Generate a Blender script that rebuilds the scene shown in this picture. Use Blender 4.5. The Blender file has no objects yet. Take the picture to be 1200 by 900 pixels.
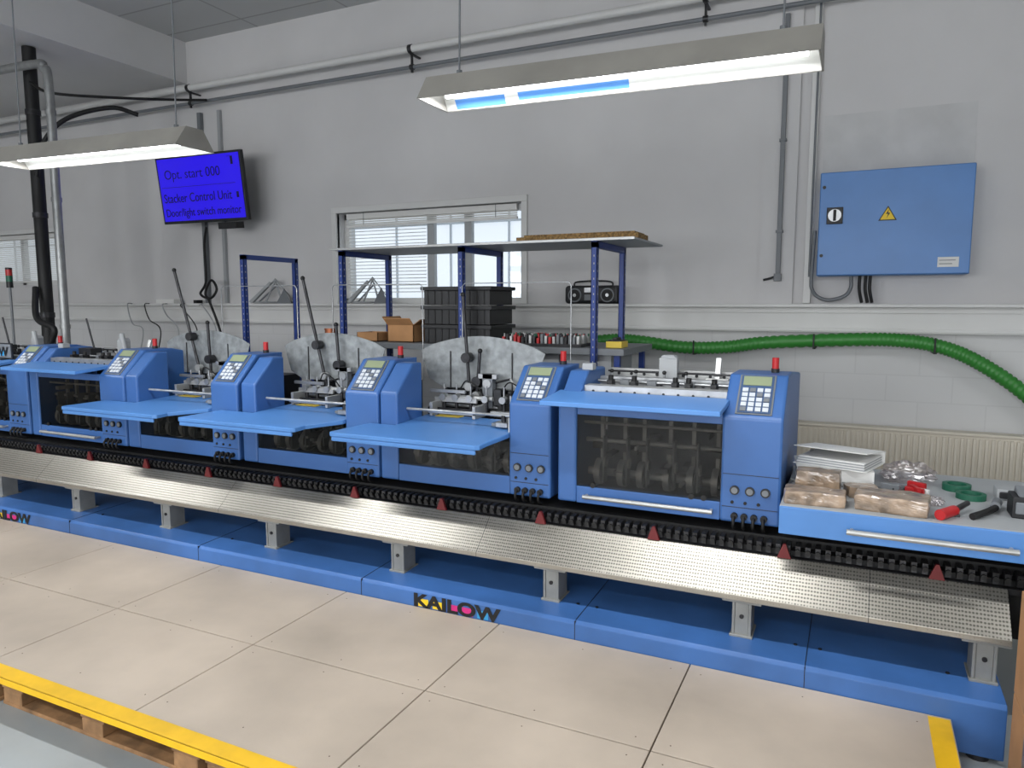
import bpy, bmesh, math, random
from mathutils import Matrix, Vector, noise
random.seed(4)
S=bpy.context.scene
# ---------------------------------------------------------------- materials
def lin(c):
    r=[]
    for v in c:
        v=v/255.0
        r.append(v/12.92 if v<=0.04045 else ((v+0.055)/1.055)**2.4)
    return (r[0],r[1],r[2],1)
def mat(name,col,rough=.5,metal=0,var=0.0,scale=6,bump=0,bscale=60,emit=0,emcol=None,coat=0):
    m=bpy.data.materials.new(name);m.use_nodes=True
    nt=m.node_tree;p=nt.nodes["Principled BSDF"]
    p.inputs["Base Color"].default_value=lin(col)
    p.inputs["Roughness"].default_value=rough
    p.inputs["Metallic"].default_value=metal
    if coat: p.inputs["Coat Weight"].default_value=coat
    if var>0 or bump>0:
        tc=nt.nodes.new("ShaderNodeTexCoord")
    if var>0:
        n=nt.nodes.new("ShaderNodeTexNoise");n.inputs["Scale"].default_value=scale;n.inputs["Detail"].default_value=6
        nt.links.new(tc.outputs["Object"],n.inputs["Vector"])
        r=nt.nodes.new("ShaderNodeValToRGB")
        a=[max(0,v*(1-var)) for v in col];b=[min(255,v*(1+var)) for v in col]
        r.color_ramp.elements[0].position=.3;r.color_ramp.elements[1].position=.7
        r.color_ramp.elements[0].color=lin(a);r.color_ramp.elements[1].color=lin(b)
        nt.links.new(n.outputs["Fac"],r.inputs["Fac"]);nt.links.new(r.outputs["Color"],p.inputs["Base Color"])
    if bump>0:
        n=nt.nodes.new("ShaderNodeTexNoise");n.inputs["Scale"].default_value=bscale
        nt.links.new(tc.outputs["Object"],n.inputs["Vector"])
        bm=nt.nodes.new("ShaderNodeBump");bm.inputs["Strength"].default_value=bump;bm.inputs["Distance"].default_value=.01
        nt.links.new(n.outputs["Fac"],bm.inputs["Height"]);nt.links.new(bm.outputs["Normal"],p.inputs["Normal"])
    if emit:
        p.inputs["Emission Color"].default_value=lin(emcol or col);p.inputs["Emission Strength"].default_value=emit
    return m
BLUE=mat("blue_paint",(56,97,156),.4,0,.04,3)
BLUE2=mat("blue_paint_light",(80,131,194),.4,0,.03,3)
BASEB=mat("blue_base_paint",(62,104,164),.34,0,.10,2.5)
RACKB=mat("rack_blue",(22,54,128),.45)
WALLM=mat("wall_paint",(205,204,204),.85,0,.03,.8,.05,40)
BEAMM=mat("beam_paint",(206,206,206),.85,0,.02,1.2)
PATCH=mat("wall_patch",(197,197,197),.8,0,.03,5)
WHITE=mat("white_plastic",(225,225,222),.5)
TRIMM=mat("trim_white",(212,212,210),.5,0,.02,2)
GREY=mat("grey_plastic",(112,116,120),.5)
LGREY=mat("light_grey_paint",(160,163,165),.5)
LEGM=mat("leg_grey",(140,141,138),.5,.2,.06,10)
DARK=mat("dark_plastic",(26,27,30),.5)
BLACK=mat("black_rubber",(14,14,15),.6)
DSTEEL=mat("dark_steel",(58,58,60),.4,.7,.2,20)
STEEL=mat("steel",(170,172,174),.33,.75,.08,12)
ALU=mat("aluminium",(180,181,180),.38,.55,.05,10)
MSTEEL=mat("drum_steel",(165,167,168),.35,.4,.15,14)
RAILM=mat("rail_tread",(150,146,138),.36,.75)
GALV=mat("galvanised",(150,152,152),.4,.6,.06,15)
LAMPH=mat("lamp_housing",(150,147,140),.5,.1,.05,5)
LAMPW=mat("lamp_reflector",(205,205,200),.45,0)
TUBE=mat("tube_glow",(255,255,255),.5,emit=6,emcol=(246,250,255))
RED=mat("red_plastic",(176,30,34),.4)
REDD=mat("red_guide",(100,22,26),.5)
YEL=mat("yellow_tape",(236,186,20),.5,0,.05,8)
YELP=mat("yellow_paper",(212,184,70),.6)
PLY=mat("hardboard",(184,170,154),.5,0,.08,1.6,.05,90)
PLYE=mat("hardboard_edge",(80,62,48),.8)
WOOD=mat("pallet_wood",(140,106,72),.8,0,.2,12,.2,30)
CONC=mat("concrete",(160,166,168),.35,0,.06,1.5)
CARD=mat("cardboard",(170,126,84),.8,0,.05,8)
CORK=mat("cork",(130,104,66),.9,0,.4,60,.3,90)
GREEN=mat("hose_green",(50,128,48),.45)
GREEND=mat("green_tool",(28,92,70),.5)
PAPER=mat("paper",(226,226,224),.7)
PARCEL=mat("parcel_brown",(132,114,96),.28,0,.32,14,.5,30,coat=.6)
MATM=mat("guide_sheet",(138,142,143),.45,.25,.14,18,.1,30)
KEYP=mat("keypad_face",(60,84,120),.4)
KEY=mat("key",(195,200,206),.5)
LCD=mat("lcd",(140,150,120),.25)
SCREEN=mat("tv_screen",(16,8,190),.3,emit=.6,emcol=(46,18,235))
TXT=mat("screen_text",(6,4,60),.6)
MAG=mat("magenta",(200,36,120),.5);CYAN=mat("cyan",(50,150,205),.5)
YSIGN=mat("sign_yellow",(235,200,30),.5)
RADM=mat("radiator_cream",(212,204,188),.45)
BINK=mat("black_letter",(12,12,14),.5)
COPP=mat("copper",(150,90,60),.35,.6)
def brickmat():
    m=bpy.data.materials.new("painted_block");m.use_nodes=True;nt=m.node_tree;p=nt.nodes["Principled BSDF"]
    tc=nt.nodes.new("ShaderNodeTexCoord");mp=nt.nodes.new("ShaderNodeMapping");mp.inputs["Rotation"].default_value=(math.radians(90),0,0)
    b=nt.nodes.new("ShaderNodeTexBrick");b.inputs["Scale"].default_value=1
    b.inputs["Brick Width"].default_value=.44;b.inputs["Row Height"].default_value=.2;b.inputs["Mortar Size"].default_value=.005
    b.inputs["Color1"].default_value=lin((205,205,205));b.inputs["Color2"].default_value=lin((207,207,207));b.inputs["Mortar"].default_value=lin((199,199,199))
    nt.links.new(tc.outputs["Object"],mp.inputs["Vector"]);nt.links.new(mp.outputs[0],b.inputs["Vector"])
    nt.links.new(b.outputs["Color"],p.inputs["Base Color"]);p.inputs["Roughness"].default_value=.7
    return m
BRICK=brickmat()
def ceilmat():
    m=bpy.data.materials.new("ceiling_tiles");m.use_nodes=True;nt=m.node_tree;p=nt.nodes["Principled BSDF"]
    tc=nt.nodes.new("ShaderNodeTexCoord")
    b=nt.nodes.new("ShaderNodeTexBrick");b.offset=0;b.inputs["Scale"].default_value=1
    b.inputs["Brick Width"].default_value=1.2;b.inputs["Row Height"].default_value=.6;b.inputs["Mortar Size"].default_value=.012
    b.inputs["Color1"].default_value=lin((184,186,186));b.inputs["Color2"].default_value=lin((189,190,190));b.inputs["Mortar"].default_value=lin((158,158,158))
    nt.links.new(tc.outputs["Object"],b.inputs["Vector"])
    nt.links.new(b.outputs["Color"],p.inputs["Base Color"]);p.inputs["Roughness"].default_value=.9
    return m
CEIL=ceilmat()
def glassy(name,tint,fac,rough=.1):
    m=bpy.data.materials.new(name);m.use_nodes=True;nt=m.node_tree;nt.nodes.clear()
    o=nt.nodes.new("ShaderNodeOutputMaterial");t=nt.nodes.new("ShaderNodeBsdfTransparent");g=nt.nodes.new("ShaderNodeBsdfGlossy")
    mx=nt.nodes.new("ShaderNodeMixShader");t.inputs[0].default_value=tint;g.inputs["Roughness"].default_value=rough
    g.inputs["Color"].default_value=(.9,.9,.9,1)
    mx.inputs[0].default_value=fac;nt.links.new(t.outputs[0],mx.inputs[1]);nt.links.new(g.outputs[0],mx.inputs[2]);nt.links.new(mx.outputs[0],o.inputs[0])
    return m
ACR=glassy("smoked_acrylic",(.60,.585,.56,1),.018,.04)
GLASS=glassy("window_glass",(.95,.97,.98,1),.05,.02)
PLASTIC=glassy("plastic_bag",(.9,.85,.85,1),.3,.3)
def treadmat():   # embossed dot pattern on brushed metal
    m=RAILM;nt=m.node_tree;p=nt.nodes["Principled BSDF"]
    tc=nt.nodes.new("ShaderNodeTexCoord");v=nt.nodes.new("ShaderNodeTexVoronoi");v.inputs["Scale"].default_value=80;v.inputs["Randomness"].default_value=.15
    r=nt.nodes.new("ShaderNodeValToRGB");r.color_ramp.elements[0].position=.25;r.color_ramp.elements[1].position=.5
    r.color_ramp.elements[0].color=lin((112,108,100));r.color_ramp.elements[1].color=lin((186,181,170))
    n=nt.nodes.new("ShaderNodeTexNoise");n.inputs["Scale"].default_value=2.2;n.inputs["Detail"].default_value=5
    mx=nt.nodes.new("ShaderNodeMixRGB");mx.blend_type='MULTIPLY';mx.inputs[0].default_value=.45
    b=nt.nodes.new("ShaderNodeBump");b.inputs["Strength"].default_value=.25;b.inputs["Distance"].default_value=.002
    nt.links.new(tc.outputs["Object"],v.inputs["Vector"]);nt.links.new(tc.outputs["Object"],n.inputs["Vector"])
    nt.links.new(v.outputs["Distance"],r.inputs["Fac"]);nt.links.new(r.outputs["Color"],mx.inputs[1]);nt.links.new(n.outputs["Fac"],mx.inputs[2]);nt.links.new(mx.outputs[0],p.inputs["Base Color"])
    nt.links.new(v.outputs["Distance"],b.inputs["Height"]);nt.links.new(b.outputs["Normal"],p.inputs["Normal"])
treadmat()
# ---------------------------------------------------------------- mesh builder
class MB:
    def __init__(s): s.v=[];s.f=[];s.fm=[];s.sm=[];s.mats=[];s.M=Matrix.Identity(4)
    def mi(s,m):
        if m not in s.mats: s.mats.append(m)
        return s.mats.index(m)
    def add(s,vs,fs,m,smooth=False):
        o=len(s.v);k=s.mi(m)
        for p in vs: s.v.append(tuple(s.M@Vector(p)))
        for f in fs: s.f.append([i+o for i in f]);s.fm.append(k);s.sm.append(smooth)
        return s
    def box(s,x0,x1,y0,y1,z0,z1,m):
        return s.add([(x0,y0,z0),(x1,y0,z0),(x1,y1,z0),(x0,y1,z0),(x0,y0,z1),(x1,y0,z1),(x1,y1,z1),(x0,y1,z1)],
          [(0,3,2,1),(4,5,6,7),(0,1,5,4),(1,2,6,5),(2,3,7,6),(3,0,4,7)],m)
    def prism(s,prof,x0,x1,m):
        n=len(prof)
        vs=[(x0,a,b) for a,b in prof]+[(x1,a,b) for a,b in prof]
        fs=[tuple(range(n-1,-1,-1)),tuple(range(n,2*n))]+[(i,(i+1)%n,n+(i+1)%n,n+i) for i in range(n)]
        return s.add(vs,fs,m)
    def plate(s,prof,y0,y1,m):
        n=len(prof)
        vs=[(a,y0,b) for a,b in prof]+[(a,y1,b) for a,b in prof]
        fs=[tuple(range(n)),tuple(range(2*n-1,n-1,-1))]+[((i+1)%n,i,n+i,n+(i+1)%n) for i in range(n)]
        return s.add(vs,fs,m)
    def slab(s,prof,z0,z1,m):
        n=len(prof)
        vs=[(p[0],p[1],z0+(p[2] if len(p)>2 else 0)) for p in prof]+[(p[0],p[1],z1+(p[2] if len(p)>2 else 0)) for p in prof]
        fs=[tuple(range(n-1,-1,-1)),tuple(range(n,2*n))]+[(i,(i+1)%n,n+(i+1)%n,n+i) for i in range(n)]
        return s.add(vs,fs,m)
    def tube(s,pts,r,m,seg=10,radf=None):
        pts=[Vector(p) for p in pts];n=len(pts);vs=[];fs=[]
        up=None
        for i,p in enumerate(pts):
            t=(pts[min(i+1,n-1)]-pts[max(i-1,0)]).normalized()
            if up is None: up=Vector((0,0,1)) if abs(t.z)<.9 else Vector((1,0,0))
            a=t.cross(up).normalized();b=a.cross(t).normalized();up=b
            rr=r if radf is None else radf(i)
            for k in range(seg):
                w=2*math.pi*k/seg;vs.append(tuple(p+a*(rr*math.cos(w))+b*(rr*math.sin(w))))
        for i in range(n-1):
            for k in range(seg): fs.append((i*seg+k,(i+1)*seg+k,(i+1)*seg+(k+1)%seg,i*seg+(k+1)%seg))
        s.add(vs,fs,m,True)
        s.add(vs[:seg],[tuple(range(seg))],m);s.add(vs[-seg:],[tuple(range(seg-1,-1,-1))],m)
        return s
    def cyl(s,p,q,r,m,seg=14): return s.tube([p,q],r,m,seg)
    def ball(s,c,r,m,sz=1):
        vs=[];fs=[];n=10;k=6
        for j in range(k+1):
            a=math.pi*j/k
            for i in range(n):
                b=2*math.pi*i/n;vs.append((c[0]+r*math.sin(a)*math.cos(b),c[1]+r*math.sin(a)*math.sin(b),c[2]+r*sz*math.cos(a)))
        for j in range(k):
            for i in range(n): fs.append((j*n+i,(j+1)*n+i,(j+1)*n+(i+1)%n,j*n+(i+1)%n))
        return s.add(vs,fs,m,True)
    def obj(s,name,parent=None,bevel=0,seg=2,loc=None):
        me=bpy.data.meshes.new(name);me.from_pydata(s.v,[],s.f)
        for m in s.mats: me.materials.append(m)
        me.polygons.foreach_set("material_index",s.fm);me.polygons.foreach_set("use_smooth",s.sm);me.update()
        o=bpy.data.objects.new(name,me);S.collection.objects.link(o)
        if parent: o.parent=parent
        if bevel:
            b=o.modifiers.new("bevel","BEVEL");b.width=bevel;b.segments=seg;b.limit_method='ANGLE';b.angle_limit=math.radians(40)
        return o
def empty(name):
    e=bpy.data.objects.new(name,None);S.collection.objects.link(e);return e
def text(body,size,loc,rot,m,parent,name="lettering",ext=.001,bold=0,sx=1,align='LEFT'):
    c=bpy.data.curves.new(name,"FONT");c.body=body;c.size=size;c.extrude=ext;c.offset=bold;c.align_x=align
    o=bpy.data.objects.new(name,c);S.collection.objects.link(o);o.location=loc;o.rotation_euler=rot;o.scale=(sx,1,1);c.materials.append(m)
    if parent:o.parent=parent
    return o
def curve(pts,n=8):
    P=[Vector(p) for p in pts];P=[P[0]*2-P[1]]+P+[P[-1]*2-P[-2]];out=[]
    for i in range(1,len(P)-2):
        for k in range(n):
            t=k/n;a,b,c,d=P[i-1],P[i],P[i+1],P[i+2]
            out.append(.5*((2*b)+(c-a)*t+(2*a-5*b+4*c-d)*t*t+(3*b-a-3*c+d)*t**3))
    out.append(P[-2]);return out
# ---------------------------------------------------------------- room
XL,XR,YF,YW,ZC=-13,5,-7,6.24,4.71
b=MB();b.box(XL,XR,YF,YW+.3,-.1,0,CONC);b.obj("floor")
b=MB();b.box(XL,XR,YF,YW+.3,ZC,ZC+.1,CEIL);b.obj("ceiling")
W1=(-5.0,-2.86,1.74,2.68);W2=(-11.6,-9.66,1.99,2.68)
b=MB()
b.box(XL,W2[0],YW,YW+.3,1.6,ZC,WALLM);b.box(W2[0],W2[1],YW,YW+.3,1.6,W2[2],WALLM);b.box(W2[0],W2[1],YW,YW+.3,W2[3],ZC,WALLM)
b.box(W2[1],W1[0],YW,YW+.3,1.6,ZC,WALLM);b.box(W1[0],W1[1],YW,YW+.3,1.6,W1[2],WALLM);b.box(W1[0],W1[1],YW,YW+.3,W1[3],ZC,WALLM)
b.box(W1[1],XR,YW,YW+.3,1.6,ZC,WALLM);b.obj("wall_back")
b=MB();b.box(XL,XR,YW,YW+.3,0,1.6,BRICK);b.obj("wall_back_lower")
b=MB();b.box(XL-.1,XL,YF,YW+.3,0,ZC,WALLM);b.obj("wall_left")
b=MB();b.box(XR,XR+.1,YF,YW+.3,0,ZC,WALLM);b.obj("wall_right")
b=MB();b.box(XL,XR,YF-.1,YF,0,ZC,WALLM);b.obj("wall_front")
b=MB();b.box(XL,-7.1,YF,YW,4.25,ZC,BEAMM);b.obj("ceiling_beam")
b=MB();b.box(-.74,-.48,YW-.035,YW,1.74,ZC,WALLM);b.obj("trim_pilaster")
b=MB();b.box(-.30,.70,YW-.012,YW,2.0,3.17,PATCH);b.obj("trim_wall_patch")
def window(name,w,mull,blindz,half=None):
    x0,x1,z0,z1=w;e=empty(name)
    b=MB();d=YW-.015
    b.box(x0-.06,x1+.06,d-.01,d+.05,z1,z1+.06,TRIMM);b.box(x0-.06,x0,d-.01,d+.05,z0,z1,TRIMM);b.box(x1,x1+.06,d-.01,d+.05,z0,z1,TRIMM)
    b.obj("casing",e,.004)
    b=MB();y0=YW+.12;y1=YW+.18
    b.box(x0,x1,y0,y1,z0,z0+.06,TRIMM);b.box(x0,x1,y0,y1,z1-.06,z1,TRIMM);b.box(x0,x0+.06,y0,y1,z0,z1,TRIMM);b.box(x1-.06,x1,y0,y1,z0,z1,TRIMM)
    for m in mull: b.box(m-.04,m+.04,y0,y1,z0,z1,LGREY)
    b.obj("frame",e,.004)
    b=MB();b.box(x0+.04,x1-.04,y0+.03,y0+.035,z0+.04,z1-.04,GLASS);b.obj("pane",e)
    b=MB()
    b.box(x0+.08,x1-.08,YW+.05,YW+.09,z1-.06,z1-.005,WHITE)
    def slats(xa,xb,zt,zb,step,h):
        z=zt
        while z>zb:
            b.prism([(YW+.06,z-h),(YW+.08,z),(YW+.081,z),(YW+.061,z-h)],xa,xb,WHITE);z-=step
    slats(x0+.08,x1-.08,z1-.06,blindz,.02,.018)
    b.box(x0+.08,x1-.08,YW+.055,YW+.085,blindz-.025,blindz,WHITE)
    if half: slats(x0+.08,half,blindz-.03,z0+.12,.035,.010)
    for x in (x0+.3,x1-.3): b.cyl((x,YW+.05,blindz),(x,YW+.05,z1),.003,GREY,6)
    b.obj("venetian_blind",e)
window("window_1",W1,[-3.93,-3.5],2.56,-3.95)
window("window_2",W2,[-10.6],2.05)
FAC=mat("facade_self_lit",(222,225,228),.7,0,.02,1,emit=.7,emcol=(228,233,240))  # daylight on the facade is put into the material as emission
FAD=mat("facade_joint",(190,196,202),.6)
b=MB();b.box(-18,5,9.5,9.6,-1,7,FAC)
for i in range(24): b.box(-18+i*.96,-17.975+i*.96,9.47,9.5,-1,7,FAD)
for z in (1.2,2.9): b.box(-18,5,9.46,9.5,z,z+.03,FAD)
b.obj("neighbour_building")
b=MB();b.box(XL,XR,6.14,YW,1.52,1.715,TRIMM);b.box(XL,XR,6.125,6.14,1.67,1.70,TRIMM);b.box(XL,XR,6.125,6.14,1.53,1.555,TRIMM);b.box(XL,XR,6.06,YW,1.715,1.74,TRIMM)
b.obj("trim_1",None,.003)
b=MB();b.box(-.43,1.9,6.11,6.2,.24,.80,RADM)
x=-.42
while x<1.88: b.box(x,x+.022,6.098,6.11,.27,.77,RADM);x+=.038
b.box(-.44,1.91,6.09,6.21,.79,.81,RADM);b.box(-.44,1.91,6.1,6.21,.23,.25,RADM)
for x in (-.3,1.6): b.box(x,x+.04,6.12,YW-.002,.3,.5,RADM)
b.cyl((-.36,6.16,0),(-.36,6.16,.3),.012,RADM)
b.obj("radiator",None,.003)
# ---------------------------------------------------------------- pipes
e=empty("ceiling_pipe_run");b=MB()
b.cyl((-12.9,6.08,4.14),(1.5,6.08,4.14),.035,TRIMM);b.obj("upper_pipe",e)
b=MB();b.cyl((-12.9,6.1,3.98),(4.9,6.1,3.98),.018,GREY);b.obj("lower_pipe",e)
b=MB()
for x in (-6.9,-3.95,-1.2,1.4):
    b.box(x-.012,x+.012,6.08,YW-.002,4.09,4.105,DSTEEL);b.box(x-.009,x+.009,6.09,6.11,3.93,4.10,DSTEEL);b.cyl((x-.02,6.1,3.98),(x+.02,6.1,3.98),.026,DSTEEL)
    b.cyl((x-.02,6.08,4.14),(x+.02,6.08,4.14),.041,DSTEEL)
b.obj("pipe_clamps",e)
e=empty("wall_conduit");b=MB();b.box(-.61,-.575,6.165,6.20,1.93,3.95,GREY);b.box(-.62,-.565,6.15,6.20,1.92,1.98,GREY)
b.tube(curve([(-.595,6.17,1.96),(-.66,6.17,1.94),(-.70,6.17,1.93)]),.009,BLACK)
for z in (2.3,3.0,3.6): b.box(-.62,-.565,6.16,6.20,z,z+.02,GREY)
b.obj("duct",e,.003)
b=MB();b.box(-.40,-.345,6.18,YW-.002,1.745,ZC-.01,TRIMM);b.cyl((-.36,6.17,1.95),(-.36,6.17,ZC-.01),.008,GREY)
b.obj("cable_trunking",None,.003)
b=MB();b.cyl((-7.5,4.7,0),(-7.5,4.7,4.245),.062,BLACK,16)
for z in (1.6,2.6,3.6): b.cyl((-7.5,4.7,z),(-7.5,4.7,z+.05),.07,DSTEEL,16)
b.tube(curve([(-7.45,4.66,3.0),(-7.32,4.66,3.3),(-7.15,4.8,3.55),(-6.9,5.1,3.70),(-6.75,5.3,3.66)]),.022,BLACK)
b.tube(curve([(-7.45,4.66,3.9),(-7.2,4.7,3.78),(-6.9,5.1,3.80),(-6.7,5.7,3.9),(-6.6,6.05,3.97)]),.014,BLACK)
b.tube(curve([(-7.5,4.6,1.9),(-7.35,4.5,1.6),(-7.1,4.5,1.5),(-7.15,4.5,1.35)]),.03,BLACK)
b.obj("black_duct_pole")
b=MB();b.tube(curve([(-6.92,4.5,0),(-6.92,4.5,1),(-6.92,4.5,2.5),(-6.92,4.5,3.75),(-6.98,4.5,3.92),(-7.15,4.5,3.98),(-8.5,4.5,4.0),(-11,4.5,4.0)]),.04,GALV,14)
for z in (1.5,2.7,3.5): b.cyl((-6.92,4.5,z),(-6.92,4.5,z+.04),.047,GALV)
b.obj("steel_pipe")
# ---------------------------------------------------------------- TV
e=empty("wall_monitor");b=MB();b.box(-.61,.61,-.0,.05,-.36,.36,DARK);b.obj("bezel",e,.006)
b=MB();b.box(-.585,.585,-.004,0,-.33,.335,SCREEN);b.obj("screen",e)
r90=(math.radians(90),0,0)
text("Opt. start 000",.14,(-.50,-.006,.12),r90,TXT,e,bold=-.001);text("Stacker Control Unit",.135,(-.55,-.006,-.13),r90,TXT,e,bold=0,sx=.85);text("Door/light switch monitor",.12,(-.55,-.006,-.28),r90,TXT,e,bold=0,sx=.85)
b=MB();b.box(-.56,.5,-.006,-.004,.03,.034,TXT);b.box(.47,.5,-.006,-.004,.22,.3,TXT);b.box(.42,.5,-.006,-.004,.30,.303,TXT);b.box(.5,.53,-.006,-.004,-.12,-.06,TXT);b.obj("screen_lines",e)
b=MB();b.box(-.2,.2,.05,.09,-.2,.2,DSTEEL);b.box(-.05,.05,.09,.34,-.04,.04,DSTEEL);b.box(.2,.45,-.02,.1,-.44,-.37,DARK);b.obj("wall_bracket",e)
e.location=(-6.5,5.82,2.98);e.rotation_euler=(math.radians(7),0,math.radians(2))
b=MB()
b.tube(curve([(-6.75,6.1,2.6),(-6.85,6.15,2.4),(-6.85,6.15,2.0),(-6.8,6.02,1.85),(-6.6,5.98,1.8),(-6.5,5.98,1.9),(-6.6,6.0,2.0),(-6.7,6.0,1.86),(-6.62,5.98,1.76),(-6.5,5.98,1.5),(-6.4,5.98,1.2)]),.014,BLACK)
b.obj("monitor_cable")
b=MB();b.box(-6.92,-6.87,6.19,6.235,1.745,3.9,GREY);b.box(-6.62,-6.58,6.20,6.235,1.745,3.9,LGREY);b.obj("monitor_cable_duct")
# ---------------------------------------------------------------- electrical cabinet
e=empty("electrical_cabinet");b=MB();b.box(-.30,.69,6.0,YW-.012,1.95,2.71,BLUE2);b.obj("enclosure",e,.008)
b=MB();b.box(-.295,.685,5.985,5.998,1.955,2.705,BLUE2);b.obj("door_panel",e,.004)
b=MB();b.box(-.245,-.135,5.965,5.985,2.33,2.45,DARK);b.cyl((-.19,5.965,2.39),(-.19,5.945,2.39),.045,STEEL,20);b.box(-.20,-.18,5.93,5.95,2.35,2.43,BLACK);b.obj("rotary_switch",e,.003)
b=MB();b.plate([(.10,2.34),(.22,2.34),(.16,2.445)],5.982,5.985,BINK);b.plate([(.112,2.347),(.208,2.347),(.16,2.432)],5.979,5.982,YSIGN)
b.plate([(.165,2.42),(.148,2.385),(.162,2.387),(.153,2.355),(.176,2.395),(.162,2.393)],5.977,5.979,BINK);b.obj("hazard_sign",e)
b=MB();b.box(.49,.62,5.982,5.985,2.0,2.07,PAPER);b.box(.5,.58,5.98,5.982,2.02,2.025,GREY);b.box(.5,.6,5.98,5.982,2.045,2.05,GREY);b.obj("rating_plate",e)
b=MB()
for z in (2.1,2.6): b.cyl((-.27,5.985,z),(-.27,5.975,z),.012,DARK)
for x in (0.0,.04,.07): b.tube(curve([(x,6.1,1.96),(x,6.1,1.85),(x+.02,6.12,1.75)]),.012,BLACK)
b.obj("cables",e)
b=MB();b.tube(curve([(-.33,6.13,2.3),(-.34,6.13,1.95),(-.33,6.13,1.85),(-.28,6.1,1.79),(-.2,6.1,1.77),(-.1,6.1,1.80),(-.06,6.12,1.86),(-.06,6.12,1.949)]),.014,GREY);b.obj("flex_conduit",e)
# ---------------------------------------------------------------- hanging lamps
def lamp(x0,Y=2.66,L=1.5,power=26,z0=2.54,tilt=0,strip=False):
    e=empty("hanging_fluorescent_lamp");xc=x0+L/2;x0=-L/2;x1=L/2;zb=z0;yb=Y;z0=0;Y=0
    b=MB()
    o=[(Y-.12,z0),(Y-.05,z0+.10),(Y+.05,z0+.10),(Y+.12,z0)]
    i=[(Y+.115,z0),(Y+.047,z0+.094),(Y-.047,z0+.094),(Y-.115,z0)]
    b.prism(o+i,x0,x1,LAMPH)
    b.prism(o,x0-.006,x0,LAMPH);b.prism(o,x1,x1+.006,LAMPH)
    b.prism([(Y-.114,z0+.002),(Y-.046,z0+.093),(Y+.046,z0+.093),(Y+.114,z0+.002),(Y+.112,z0+.002),(Y+.045,z0+.091),(Y-.045,z0+.091),(Y-.112,z0+.002)],x0+.002,x1-.002,LAMPW)
    b.box(x0+.3,x0+.33,-.06,.06,.06,.065,LAMPH);b.box(x1-.33,x1-.3,-.06,.06,.06,.065,LAMPH)
    b.obj("reflector_housing",e)
    b=MB()
    b.cyl((x0+.04,Y-.035,z0+.045),(x1-.04,Y-.035,z0+.045),.014,TUBE,10)
    b.cyl((x0+.04,Y+.035,z0+.045),(x1-.04,Y+.035,z0+.045),.014,TUBE,10)
    b.obj("tubes",e)
    if strip:
        b=MB();b.prism([(.082,.046),(.110,.006),(.108,.005),(.080,.045)],x0+.05,x0+.28,BLUE2);b.prism([(.086,.040),(.104,.014),(.102,.013),(.084,.039)],x0+.34,x0+.8,BLUE2);b.obj("blue_reflector_film",e)
    b=MB()
    for x in (x0+.12,x1-.12):
        b.cyl((x,Y,z0+.10),(x,Y,ZC-zb-.04),.004,GREY,6);b.cyl((x,Y,z0+.10),(x,Y,z0+.125),.012,GREY,8)
    b.obj("suspension_wires",e)
    l=bpy.data.lights.new("lamp_light","AREA");l.shape='RECTANGLE';l.size=L-.1;l.size_y=.06;l.energy=power;l.color=(.97,.985,1)
    lo=bpy.data.objects.new("lamp_light",l);S.collection.objects.link(lo);lo.location=(0,Y,z0+.026);lo.parent=e
    e.location=(xc,yb,zb);e.rotation_euler=(0,math.radians(tilt),0)
lamp(-1.62,L=1.47,z0=2.545,tilt=.9,strip=True);lamp(-4.50,z0=2.52,tilt=1.2);lamp(-7.4);lamp(1.3)
for Y in (-.6,-3.8):
    for x in (-7.75,-4.70,-1.75,1.3): lamp(x,Y,power=26,z0=2.9)
GLOW=mat("daylight_pane",(235,242,250),.3,emit=1.0,emcol=(235,243,255))
for k,x in enumerate((-9.5,-5.2,-.9)):
    e=empty("window_%d"%(k+3));b=MB()
    b.box(x,x+3,YF+.0,YF+.05,1.2,1.28,TRIMM);b.box(x,x+3,YF,YF+.05,3.52,3.6,TRIMM)
    for xx in (x,x+1.46,x+2.92): b.box(xx,xx+.08,YF,YF+.05,1.2,3.6,TRIMM)
    b.obj("frame",e);b=MB();b.box(x+.06,x+2.95,YF+.005,YF+.02,1.26,3.55,GLOW);b.obj("pane",e)
    l=bpy.data.lights.new("daylight","AREA");l.shape='RECTANGLE';l.size=2.8;l.size_y=2.2;l.energy=(120,175,240)[k];l.color=(.985,.99,1)
    lo=bpy.data.objects.new("daylight",l);S.collection.objects.link(lo);lo.location=(x+1.5,YF+.08,2.4);lo.rotation_euler=(math.radians(90),0,0);lo.parent=e
# ---------------------------------------------------------------- walkway
e=empty("walkway_platform")
xs=[-9.15,-8.2,-7.25,-6.3,-5.35,-4.40,-3.45,-2.50,-1.55,-.60,.335]
b=MB()
for i in range(len(xs)-1):
    g=.003
    x1=xs[i+1]-g if i<len(xs)-2 else .40
    b.box(xs[i]+g,x1,2.42+g,3.115,.13,.15,PLY);b.box(xs[i]+g,x1,1.73,2.42-g,.13,.15,PLY)
b.obj("hardboard_panels",e,.0015,1)
b=MB();b.box(xs[0],.395,1.74,3.11,.12,.13,PLYE);b.obj("underlay",e)
b=MB();b.box(xs[0],.40,1.725,1.80,.1502,.152,YEL);b.box(xs[0],.40,1.722,1.728,.125,.152,YEL);b.box(.32,.395,1.80,3.1,.1502,.152,YEL);b.obj("yellow_edge_tape",e)
b=MB()
for i in range(len(xs)-1):
    for x in (xs[i]+.06,xs[i]+.47,xs[i]+.88):
        for y in (1.9,2.36,2.48,3.04): b.cyl((x,y,.15),(x,y,.1505),.003,PLYE,8)
b.obj("screws",e)
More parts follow.
